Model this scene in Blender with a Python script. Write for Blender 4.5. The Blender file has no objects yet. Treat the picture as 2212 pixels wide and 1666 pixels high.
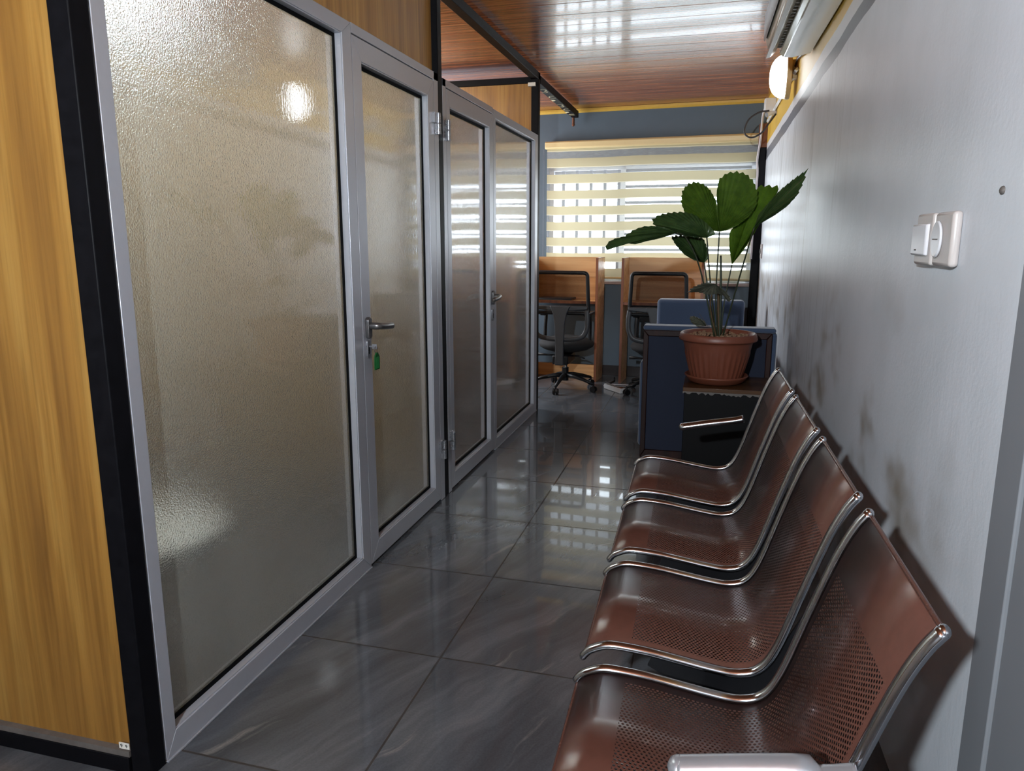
import bpy, bmesh, math, random
from mathutils import Vector, Matrix, Quaternion, noise
R = random.Random(7)
SC = bpy.context.scene
COL = SC.collection
rad = math.radians

# ------------------------------------------------------------------ camera
W_, H_, F_ = 2212.0, 1666.0, 1600.0
PITCH = math.atan(316 / F_); YAW = math.atan(439 / math.hypot(F_, 316)); HC = 1.324
cam = bpy.data.cameras.new('camera'); cam_o = bpy.data.objects.new('camera', cam); COL.objects.link(cam_o)
cam.sensor_fit = 'HORIZONTAL'; cam.sensor_width = 36.0; cam.lens = 36.0 * F_ / W_
cam.clip_start = 0.02; cam.clip_end = 100
cam_o.location = (0, 0, HC); cam_o.rotation_euler = (math.pi / 2 - PITCH, 0, YAW)
SC.camera = cam_o
CP, SP, CY, SY = math.cos(PITCH), math.sin(PITCH), math.cos(YAW), math.sin(YAW)
FW = Vector((-SY * CP, CY * CP, -SP)); RT = Vector((CY, SY, 0)); UP = RT.cross(FW); C0 = Vector((0, 0, HC))
def ray(u, v): return FW + RT * ((u - W_ / 2) / F_) - UP * ((v - H_ / 2) / F_)
def onY(u, v, Y): d = ray(u, v); return C0 + d * (Y / d.y)
def onX(u, v, X): d = ray(u, v); return C0 + d * (X / d.x)
def onP(u, v, p, n): d = ray(u, v); n = Vector(n); return C0 + d * ((Vector(p) - C0).dot(n) / d.dot(n))
RWA = 0.0205
def onRW(u, v, off=0.0): return onP(u, v, (0.51 - off, 1.1, 0), (1, RWA, 0))

# ------------------------------------------------------------------ world, lights, exposure
SC.view_settings.view_transform = 'Standard'; SC.view_settings.look = 'None'
SC.view_settings.gamma = 1; SC.view_settings.exposure = 0.3
try: SC.view_settings.use_curve_mapping = False
except Exception: pass
wd = bpy.data.worlds.new('sky'); SC.world = wd; wd.use_nodes = True
bg = wd.node_tree.nodes['Background']; bg.inputs[0].default_value = (0.80, 0.91, 1.0, 1); bg.inputs[1].default_value = 10.0
SC.cycles.caustics_refractive = False; SC.cycles.caustics_reflective = False
SC.cycles.max_bounces = 8; SC.cycles.diffuse_bounces = 4; SC.cycles.glossy_bounces = 4
SC.cycles.transmission_bounces = 6; SC.cycles.transparent_max_bounces = 12
SC.cycles.sample_clamp_indirect = 12.0
def light(name, kind, loc, energy, color, size=0.1, rot=(0, 0, 0), sy=None):
    l = bpy.data.lights.new(name, kind); l.energy = energy; l.color = color
    if kind == 'AREA':
        l.size = size
        if sy: l.shape = 'RECTANGLE'; l.size_y = sy
    else: l.shadow_soft_size = size
    o = bpy.data.objects.new(name, l); COL.objects.link(o); o.location = loc; o.rotation_euler = rot
    return o
kl = light('lamp_behind_camera', 'AREA', (-0.5, -0.85, 1.82), 98, (0.85, 0.94, 1.0), 0.085)
kl.data.shape = 'DISK'; kl.rotation_euler = Vector((0.30, 1.0, 0.20)).to_track_quat('-Z', 'Y').to_euler()
light('fill_behind_camera', 'AREA', (-0.9, -1.3, 2.48), 12, (0.88, 0.95, 1.0), 1.4)  # added soft ambient fill from overhead, no fixture stands here
light('booth_fill', 'AREA', (-2.3, 2.3, 2.5), 32, (0.92, 1.0, 0.98), 0.7)  # added fill that brightens the booth interior behind the glass
light('booth_lamp', 'POINT', (-2.55, 2.80, 2.30), 22, (0.66, 0.83, 1.0), 0.10)
light('far_booth_lamp', 'POINT', (-2.4, 4.6, 2.3), 40, (1.0, 0.92, 0.82), 0.09)
light('far_side_window_daylight', 'AREA', (-3.15, 6.45, 1.6), 80, (0.88, 0.94, 1.0), 1.3, (0, rad(-90), 0), 1.4)
sky_in = light('window_daylight', 'AREA', (-0.64, 7.48, 1.47), 1, (0.85, 0.93, 1.0), 2.0, (rad(-90), 0, 0), 1.12)
sky_in.data.cycles.is_portal = True

# ------------------------------------------------------------------ materials
def srgb(r, g, b):
    f = lambda c: (c / 12.92 if c <= 0.04045 else ((c + 0.055) / 1.055) ** 2.4)
    return (f(r / 255), f(g / 255), f(b / 255), 1)
class NT:
    def __init__(s, name):
        s.m = bpy.data.materials.new(name); s.m.use_nodes = True; s.t = s.m.node_tree
        s.b = s.t.nodes['Principled BSDF']; s.out = s.t.nodes['Material Output']
    def n(s, typ, **kw):
        nd = s.t.nodes.new('ShaderNode' + typ)
        for k, v in kw.items():
            if k.startswith('i_'):
                key = k[2:]
                key = int(key) if key.isdigit() else key.replace('_', ' ')
                s.set(nd.inputs[key], v)
            else: setattr(nd, k, v)
        return nd
    def set(s, inp, v):
        if hasattr(v, 'node') or isinstance(v, bpy.types.NodeSocket): s.t.links.new(v, inp)
        else: inp.default_value = v
    def math(s, op, a, b=None, c=None):
        nd = s.t.nodes.new('ShaderNodeMath'); nd.operation = op
        s.set(nd.inputs[0], a)
        if b is not None: s.set(nd.inputs[1], b)
        if c is not None: s.set(nd.inputs[2], c)
        return nd.outputs[0]
    def mix(s, f, a, b, mode='MIX'):
        nd = s.t.nodes.new('ShaderNodeMix'); nd.data_type = 'RGBA'; nd.blend_type = mode
        s.set(nd.inputs[0], f); s.set(nd.inputs[6], a); s.set(nd.inputs[7], b); return nd.outputs[2]
    def coord(s, kind='Object'): return s.n('TexCoord').outputs[kind]
    def mapping(s, vec, scale=(1, 1, 1), rot=(0, 0, 0), loc=(0, 0, 0)):
        return s.n('Mapping', i_Vector=vec, i_Scale=scale, i_Rotation=rot, i_Location=loc).outputs[0]
    def noise(s, vec, scale=5, detail=4, rough=0.55, dist=0.0):
        return s.n('TexNoise', i_Vector=vec, i_Scale=scale, i_Detail=detail, i_Roughness=rough, i_Distortion=dist).outputs[0]
    def ramp(s, fac, stops):
        nd = s.n('ValToRGB', i_0=fac); cr = nd.color_ramp
        while len(cr.elements) < len(stops): cr.elements.new(0.5)
        for e, (p, c) in zip(cr.elements, stops): e.position = p; e.color = c
        return nd.outputs[0]
    def smooth(s, v, a, b):
        nd = s.n('MapRange', interpolation_type='SMOOTHSTEP'); s.set(nd.inputs[0], v)
        nd.inputs[1].default_value = a; nd.inputs[2].default_value = b
        return nd.outputs[0]
    def bump(s, h, strength=0.2, dist=0.01, normal=None):
        nd = s.n('Bump', i_Strength=strength, i_Distance=dist, i_Height=h)
        if normal is not None: s.set(nd.inputs['Normal'], normal)
        return nd.outputs[0]
    def p(s, **kw):
        for k, v in kw.items(): s.set(s.b.inputs[k.replace('_', ' ')], v)
        return s.m
def plain(name, col, rough=0.5, metal=0.0, var=0.12, scale=30, bump=0.05, **kw):
    t = NT(name); v = t.coord()
    n = t.noise(v, scale, 5, 0.6)
    c = t.mix(1.0, col, t.ramp(n, [(0.25, (1 - var,) * 3 + (1,)), (0.75, (1, 1, 1, 1))]), 'MULTIPLY')
    t.p(Base_Color=c, Roughness=t.math('MULTIPLY_ADD', n, 0.15, rough - 0.07), Metallic=metal)
    if bump: t.p(Normal=t.bump(n, bump, 0.004))
    return t.p(**kw)

def wood(name, c1, c2, c3, axis='Z', rough=0.4, fine=70, coat=0.0):
    t = NT(name); v = t.coord()
    k = {'Z': (1, 1, .045), 'X': (.045, 1, 1), 'Y': (1, .045, 1)}[axis]
    a = t.noise(t.mapping(v, k), 14, 4, 0.55, 0.6)
    b = t.noise(t.mapping(v, tuple(x if x == 1 else .03 for x in k)), fine, 3, 0.6)
    c = t.ramp(a, [(0.32, c3), (0.5, c2), (0.66, c1)])
    c = t.mix(0.55, c, t.ramp(b, [(0.33, (0.55, 0.5, 0.45, 1)), (0.56, (1, 1, 1, 1))]), 'MULTIPLY')
    return t.p(Base_Color=c, Roughness=rough, Normal=t.bump(b, 0.05, 0.002), Coat_Weight=coat, Coat_Roughness=0.12)
M = {}
M['oak'] = wood('honey_oak_laminate', srgb(160, 121, 60), srgb(146, 105, 48), srgb(120, 83, 38), 'Z', 0.38)
M['oak_lit'] = wood('lit_oak_laminate', srgb(196, 150, 84), srgb(182, 134, 70), srgb(158, 112, 56), 'Z', 0.38)  # same oak, colour lightened to make up for weak light on the upper panel
M['carrel'] = wood('carrel_wood', srgb(206, 166, 118), srgb(196, 152, 104), srgb(180, 134, 88), 'X', 0.42, 30)
M['carrel_edge'] = wood('carrel_dark_edge', srgb(140, 84, 52), srgb(120, 68, 42), srgb(98, 54, 34), 'Z', 0.4, 40)
M['mahogany'] = wood('dark_mahogany', srgb(48, 24, 20), srgb(38, 18, 15), srgb(27, 13, 11), 'Z', 0.5, 50)
M['mahogany'].node_tree.nodes['Principled BSDF'].inputs['Specular IOR Level'].default_value = 0.2
M['black_laminate'] = plain('black_laminate', srgb(10, 10, 12), 0.6, 0, 0.3, 20, 0.02, Specular_IOR_Level=0.15)

M['tan_laminate'] = wood('tan_laminate', srgb(186, 160, 122), srgb(176, 148, 110), srgb(158, 130, 94), 'Z', 0.45)
def ceiling_mat():
    t = NT('walnut_ceiling_planks'); v = t.coord()
    sx = t.n('SeparateXYZ', i_0=v); y = sx.outputs[1]
    pid = t.math('FLOOR', t.math('DIVIDE', t.math('SUBTRACT', y, 4.3 - 20), 0.2))
    rnd = t.n('TexWhiteNoise', noise_dimensions='1D', i_W=pid).outputs[0]
    off = t.n('CombineXYZ', i_0=t.math('MULTIPLY', rnd, 17.0), i_1=0.0, i_2=0.0).outputs[0]
    w = t.n('VectorMath', operation='ADD', i_0=v, i_1=off).outputs[0]
    a = t.noise(t.mapping(w, (0.35, 6, 1)), 5, 5, 0.6, 0.7)
    b = t.noise(t.mapping(w, (0.5, 26, 1)), 9, 3, 0.6, 0.3)
    c = t.ramp(a, [(0.28, srgb(96, 52, 36)), (0.46, srgb(142, 82, 54)), (0.6, srgb(174, 108, 70)), (0.75, srgb(198, 130, 84))])
    c = t.mix(0.6, c, t.ramp(b, [(0.36, (0.42, 0.36, 0.33, 1)), (0.58, (1, 1, 1, 1))]), 'MULTIPLY')
    return t.p(Base_Color=c, Roughness=0.22, Normal=t.bump(b, 0.012, 0.002), Coat_Weight=0.22, Coat_Roughness=0.05)
M['ceiling'] = ceiling_mat()

def floor_mat():
    t = NT('slate_floor_tiles'); v = t.coord()
    s = t.n('SeparateXYZ', i_0=v)
    gx = t.math('DIVIDE', t.math('ADD', s.outputs[0], 0.788 + 12), 0.6)
    gy = t.math('DIVIDE', t.math('ADD', t.math('MULTIPLY_ADD', s.outputs[0], 0.012, s.outputs[1]), -2.030 + 12), 0.6)
    ex = t.math('PINGPONG', gx, 0.5); ey = t.math('PINGPONG', gy, 0.5)
    e = t.math('MINIMUM', ex, ey)
    grout = t.math('SUBTRACT', 1.0, t.smooth(e, 0.0040, 0.0080))
    cid = t.n('CombineXYZ', i_0=t.math('FLOOR', gx), i_1=t.math('FLOOR', gy), i_2=0.0).outputs[0]
    rnd = t.n('TexWhiteNoise', noise_dimensions='3D', i_Vector=cid)
    off = t.n('VectorMath', operation='SCALE', i_0=rnd.outputs[1], i_Scale=9.0).outputs[0]
    w = t.n('VectorMath', operation='ADD', i_0=v, i_1=off).outputs[0]
    w = t.mapping(w, (1, 1, 1), (0, 0, rad(26)))
    warp = t.noise(w, 2.2, 3, 0.5)
    sw = t.n('SeparateXYZ', i_0=w)
    xx = t.math('MULTIPLY_ADD', warp, 0.22, sw.outputs[0])
    wv = t.n('CombineXYZ', i_0=t.math('MULTIPLY', xx, 7.0), i_1=t.math('MULTIPLY', sw.outputs[1], 0.75), i_2=0.0).outputs[0]
    a = t.noise(wv, 1.1, 6, 0.62)
    vein = t.smooth(t.noise(wv, 1.7, 8, 0.68), 0.57, 0.74)
    c = t.ramp(a, [(0.3, srgb(60, 63, 67)), (0.5, srgb(78, 81, 86)), (0.72, srgb(104, 106, 110))])
    c = t.mix(t.math('MULTIPLY', vein, 0.55), c, srgb(158, 152, 146))
    sp = t.noise(v, 160, 2, 0.6)
    c = t.mix(0.25, c, t.ramp(sp, [(0.4, (0.6, 0.6, 0.6, 1)), (0.6, (1, 1, 1, 1))]), 'MULTIPLY')
    c = t.mix(grout, c, srgb(52, 47, 44))
    fl = t.noise(v, 3.0, 4, 0.6)
    h = t.math('SUBTRACT', t.math('MULTIPLY', t.noise(v, 5.0, 2, 0.5), 0.25), grout)
    return t.p(Base_Color=c, Roughness=t.math('ADD', t.math('MULTIPLY_ADD', fl, 0.12, 0.16), t.math('MULTIPLY', grout, 0.5)),
               Specular_IOR_Level=0.4, Coat_Weight=0.45, Coat_Roughness=0.03, Normal=t.bump(h, 0.05, 0.002))
M['floor'] = floor_mat()

def wall_right_mat():
    t = NT('white_wall_paint_with_stripe'); v = t.coord(); s = t.n('SeparateXYZ', i_0=v)
    y, z = s.outputs[1], s.outputs[2]
    wob = t.math('MULTIPLY', t.math('SUBTRACT', t.noise(t.mapping(v, (0, 1, .2)), 2.6, 3, 0.5), 0.5), 0.03)
    zz = t.math('ADD', z, wob)
    def above(z0, sl, y0):   # y is measured from Y=1.1
        lim = t.math('MULTIPLY_ADD', y, sl, z0 - sl * (y0 - 1.1))
        return t.math('GREATER_THAN', zz, lim)
    yel = above(2.222, -0.0245, 3.3); st = above(2.16, -0.021, 3.08); sb = above(2.103, -0.026, 2.88)
    base = t.ramp(t.noise(v, 3.0, 4, 0.6), [(0.3, srgb(206, 211, 217)), (0.7, srgb(218, 222, 229))])
    # grey brown grime where backs and hands have rubbed, and vertical drips
    st1 = t.smooth(t.noise(t.mapping(v, (1, 1.1, 1.5), (0, 0, 0), (0, 3.1, 0.4)), 1.9, 3, 0.55), 0.48, 0.72)
    zone = t.math('MULTIPLY', t.smooth(z, 1.25, 0.9), t.smooth(y, 0.3, 1.0))
    base = t.mix(t.math('MULTIPLY', t.math('MULTIPLY', st1, zone), 0.95), base, srgb(138, 126, 108))
    dr = t.smooth(t.noise(t.mapping(v, (1, 9, 0.55)), 1.7, 5, 0.7), 0.50, 0.74)
    base = t.mix(t.math('MULTIPLY', t.math('MULTIPLY', dr, t.smooth(y, 1.6, 3.6)), 0.85), base, srgb(120, 116, 112))
    c = t.mix(sb, base, srgb(112, 114, 122)); c = t.mix(st, c, srgb(214, 214, 216)); c = t.mix(yel, c, srgb(216, 176, 74))
    pl = t.noise(v, 70, 3, 0.6); big = t.noise(t.mapping(v, (1, 1, .35)), 12, 3, 0.5)
    h = t.math('MULTIPLY_ADD', big, 1.6, pl)
    return t.p(Base_Color=c, Roughness=0.36, Normal=t.bump(h, 0.22, 0.003))
M['wall_right'] = wall_right_mat()
M['blue_wall'] = plain('blue_grey_wall_paint', srgb(78, 92, 104), 0.5, 0, 0.12, 6)
M['yellow'] = plain('yellow_paint', srgb(206, 166, 74), 0.4)
M['white_paint'] = plain('off_white_paint', srgb(204, 200, 192), 0.55, 0, 0.05, 5)
M['grey_door'] = plain('grey_door_paint', srgb(126, 129, 134), 0.4, 0, 0.06, 8)
M['alu'] = plain('silver_aluminium', srgb(184, 186, 194), 0.34, 0.4, 0.05, 60, 0.02)
M['hinge'] = plain('brushed_hinge_metal', srgb(160, 161, 166), 0.28, 0.8, 0.1, 60, 0.03)
M['handle'] = plain('worn_grey_metal', srgb(124, 122, 122), 0.3, 0.8, 0.35, 40, 0.03)
M['chrome'] = plain('polished_chrome', srgb(186, 188, 194), 0.15, 1.0, 0.12, 22, 0.0)
M['dull_metal'] = plain('dull_grey_metal', srgb(168, 170, 176), 0.3, 0.6, 0.08, 22, 0.0)
M['black_steel'] = plain('black_painted_steel', srgb(15, 15, 19), 0.5, 0, 0.45, 40, 0.06, Specular_IOR_Level=0.1)
M['dusty_ledge'] = plain('dusty_ledge', srgb(104, 98, 94), 0.6, 0, 0.4, 40)
M['rubber'] = plain('black_rubber', srgb(8, 8, 10), 0.7, 0, 0.2, Specular_IOR_Level=0.08)
M['black_plastic'] = plain('black_plastic', srgb(13, 13, 16), 0.42, 0, 0.2, Specular_IOR_Level=0.3)
M['grey_plastic'] = plain('dark_grey_plastic', srgb(50, 52, 56), 0.45, 0, 0.15)
M['white_plastic'] = plain('white_plastic', srgb(214, 214, 216), 0.3, 0, 0.06)
M['plate'] = plain('warm_grey_switch_plastic', srgb(196, 188, 184), 0.3, 0, 0.08, 20)
M['rocker'] = plain('white_rocker_plastic', srgb(222, 222, 226), 0.2, 0, 0.04)
M['black_cloth'] = plain('black_seat_cloth', srgb(14, 14, 17), 0.85, 0, 0.3, 220, 0.15)
M['ac_white'] = plain('glossy_cream_plastic', srgb(200, 194, 178), 0.08, 0, 0.03, 4, 0.03)
M['ac_grey'] = plain('grey_plastic_panel', srgb(150, 152, 158), 0.3, 0, 0.04)
M['tan'] = plain('tan_lamp_housing', srgb(196, 162, 110), 0.4)
M['terracotta'] = plain('terracotta_plastic', srgb(116, 64, 47), 0.42, 0, 0.14, 14, 0.04)
M['soil'] = plain('dark_soil', srgb(58, 42, 32), 0.95, 0, 0.5, 60, 0.6)
M['pebble'] = plain('brown_pebbles', srgb(146, 112, 84), 0.7, 0, 0.5, 45, 0.1)
M['green_tag'] = plain('translucent_green_plastic', srgb(10, 84, 32), 0.25, 0, 0.05)
M['green_card'] = plain('green_card_insert', srgb(26, 116, 54), 0.4, 0, 0.05)
M['dark_green'] = plain('dark_green_stalk', srgb(40, 48, 26), 0.5, 0, 0.3)
M['brown_stalk'] = plain('brown_stalk', srgb(92, 70, 42), 0.7, 0, 0.4)
M['cream'] = plain('cream_enamel', srgb(222, 200, 150), 0.35, 0, 0.04)
M['cream_mark'] = plain('cream_paint_mark', srgb(214, 204, 168), 0.6)
M['copper'] = plain('rusty_bolt', srgb(120, 74, 52), 0.6, 0.4, 0.4)
M['cable'] = plain('black_cable', srgb(38, 34, 36), 0.5)
M['white_cable'] = plain('white_cable', srgb(196, 188, 190), 0.45)
M['sill'] = plain('sill_paint', srgb(168, 146, 138), 0.5)
M['window_bar'] = plain('window_bar_paint', srgb(112, 118, 130), 0.5)
M['paper'] = plain('white_paper', srgb(222, 220, 212), 0.7)
M['ink'] = plain('black_ink', srgb(20, 20, 20), 0.6)
M['skirting'] = plain('dark_skirting_tile', srgb(46, 40, 40), 0.3, 0, 0.2)
M['laptop'] = plain('dark_grey_laptop_shell', srgb(42, 42, 46), 0.4)
M['table_white'] = plain('white_table_laminate', srgb(236, 238, 240), 0.3, 0, 0.03)
M['eave'] = plain('outside_eave', srgb(150, 152, 156), 0.8)

def fabric(name, col, scale=320):
    t = NT(name); v = t.coord()
    n = t.noise(v, scale, 3, 0.7); b = t.noise(v, 5, 4, 0.6)
    c = t.mix(1.0, col, t.ramp(n, [(0.3, (0.72, 0.72, 0.74, 1)), (0.65, (1.05, 1.05, 1.05, 1))]), 'MULTIPLY')
    c = t.mix(0.5, c, t.ramp(b, [(0.35, (0.8, 0.8, 0.8, 1)), (0.65, (1, 1, 1, 1))]), 'MULTIPLY')
    return t.p(Base_Color=c, Roughness=0.9, Sheen_Weight=0.4, Normal=t.bump(n, 0.25, 0.001))
M['blue_fabric'] = fabric('slate_blue_upholstery', srgb(62, 78, 104))
M['navy_fabric'] = fabric('navy_back_cloth', srgb(26, 34, 54))

def perforated():
    t = NT('brown_perforated_steel'); uv = t.n('UVMap').outputs[0]; s = t.n('SeparateXYZ', i_0=uv)
    u, v = s.outputs[0], s.outputs[1]
    p, q, r = 0.0094, 0.0081, 0.0029
    row = t.math('FLOOR', t.math('DIVIDE', v, q))
    du = t.math('SUBTRACT', t.math('FRACT', t.math('ADD', t.math('DIVIDE', u, p), t.math('MULTIPLY', t.math('MODULO', row, 2.0), 0.5))), 0.5)
    dv = t.math('SUBTRACT', t.math('FRACT', t.math('DIVIDE', v, q)), 0.5)
    d = t.math('SQRT', t.math('ADD', t.math('POWER', t.math('MULTIPLY', du, p), 2.0), t.math('POWER', t.math('MULTIPLY', dv, q), 2.0)))
    hole = t.math('LESS_THAN', d, r)
    def band(x, a, b): return t.math('MULTIPLY', t.math('GREATER_THAN', x, a), t.math('LESS_THAN', x, b))
    hole = t.math('MULTIPLY', hole, t.math('MULTIPLY', band(u, 0.118, 0.742), band(v, 0.046, 0.419)))
    n = t.noise(t.coord(), 40, 4, 0.6); sc = t.noise(t.coord(), 9, 5, 0.7)
    c = t.ramp(n, [(0.3, srgb(74, 46, 38)), (0.7, srgb(82, 51, 43))])
    return t.p(Base_Color=c, Alpha=t.math('SUBTRACT', 1.0, hole), Roughness=t.math('MULTIPLY_ADD', sc, 0.05, 0.27),
               Coat_Weight=0.25, Coat_Roughness=0.14, Specular_IOR_Level=0.5)
M['perforated'] = perforated()
M['brown_steel'] = plain('brown_painted_steel', srgb(78, 48, 40), 0.25, 0, 0.08, 30, 0.0)

def glass(name, rough=0.13):
    t = NT(name); v = t.coord()
    a = t.noise(t.mapping(v, (1, 1, .6)), 90, 2, 0.5); b = t.noise(v, 260, 1, 0.5)
    nb = t.bump(t.math('MULTIPLY_ADD', b, 0.35, a), 0.035, 0.004)
    nc = t.bump(t.noise(v, 210, 2, 0.5), 0.6, 0.003)
    return t.p(Base_Color=(0.87, 0.885, 0.815, 1), Transmission_Weight=0.86, Roughness=rough, IOR=1.45, Normal=nc,
               Coat_Weight=1.0, Coat_Roughness=0.015, Coat_Normal=nb, Coat_IOR=1.8)
M['glass'] = glass('frosted_glass')

def blind_mat():
    t = NT('zebra_blind_fabric'); v = t.coord(); s = t.n('SeparateXYZ', i_0=v); x, z = s.outputs[0], s.outputs[2]
    wv = t.math('MULTIPLY', t.math('SINE', t.math('MULTIPLY_ADD', t.noise(t.mapping(v, (1, 0, 0.3)), 1.6, 2, 0.5), 9.0, t.math('MULTIPLY', x, 4.0))), 0.0035)
    zz = t.math('ADD', z, wv)
    ph = t.math('FRACT', t.math('DIVIDE', t.math('SUBTRACT', zz, 0.097 - 1.475), 0.1475))
    sheer = t.math('MULTIPLY', t.smooth(ph, 0.0, 0.02), t.math('SUBTRACT', 1.0, t.smooth(ph, 0.42, 0.44)))
    thin = t.math('MULTIPLY', t.smooth(ph, 0.42, 0.44), t.math('SUBTRACT', 1.0, t.smooth(ph, 0.47, 0.49)))
    weave = t.noise(t.mapping(v, (1, 1, 40)), 12, 2, 0.5)
    cr = t.mix(thin, srgb(194, 186, 154), srgb(226, 222, 202))
    dif = t.n('BsdfDiffuse', i_Color=cr); tr = t.n('BsdfTranslucent', i_Color=cr)
    op = t.n('MixShader', i_0=0.13, i_1=dif.outputs[0], i_2=tr.outputs[0])
    d2 = t.n('BsdfDiffuse', i_Color=(0.75, 0.78, 0.8, 1)); tp = t.n('BsdfTransparent')
    sh = t.n('MixShader', i_0=t.math('MULTIPLY_ADD', weave, 0.2, 0.62), i_1=d2.outputs[0], i_2=tp.outputs[0])
    mx = t.n('MixShader', i_0=sheer, i_1=op.outputs[0], i_2=sh.outputs[0])
    t.t.links.new(mx.outputs[0], t.out.inputs[0]); return t.m
M['blind'] = blind_mat()
def mesh_back():
    t = NT('black_chair_mesh'); v = t.coord()
    d = t.n('BsdfDiffuse', i_Color=(0.014, 0.013, 0.014, 1)); tp = t.n('BsdfTransparent')
    w = t.noise(t.mapping(v, (1, 1, 1)), 420, 1, 0.5)
    mx = t.n('MixShader', i_0=t.math('MULTIPLY_ADD', w, 0.5, 0.22), i_1=d.outputs[0], i_2=tp.outputs[0])
    t.t.links.new(mx.outputs[0], t.out.inputs[0]); return t.m
M['mesh'] = mesh_back()
def leafmat(name, c1, c2, trans=0.25):
    t = NT(name); v = t.coord(); n = t.noise(v, 26, 5, 0.65)
    c = t.ramp(n, [(0.3, c1), (0.7, c2)])
    t.p(Base_Color=c, Roughness=0.34, Specular_IOR_Level=0.5, Normal=t.bump(n, 0.06, 0.003))
    tr = t.n('BsdfTranslucent', i_Color=t.mix(0.5, c, srgb(120, 160, 20)))
    mx = t.n('MixShader', i_0=trans, i_1=t.b.outputs[0], i_2=tr.outputs[0])
    t.t.links.new(mx.outputs[0], t.out.inputs[0]); return t.m
M['leaf'] = leafmat('palm_leaf_green', srgb(76, 104, 38), srgb(112, 144, 52), 0.5)
M['leaf_light'] = leafmat('palm_leaf_light_green', srgb(84, 116, 36), srgb(120, 154, 52), 0.55)
M['leaf_dark'] = leafmat('palm_leaf_dark_green', srgb(52, 74, 42), srgb(76, 100, 54), 0.25)
M['leaf_dead'] = leafmat('withered_leaf_grey', srgb(72, 74, 62), srgb(112, 112, 98), 0.1)
def emit(name, col, s):
    t = NT(name); t.p(Base_Color=(0.9, 0.9, 0.9, 1), Emission_Color=col, Emission_Strength=s, Roughness=0.4); return t.m
M['lamp'] = emit('lit_lamp_diffuser', (0.92, 0.97, 1.0, 1), 6.0)

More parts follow.
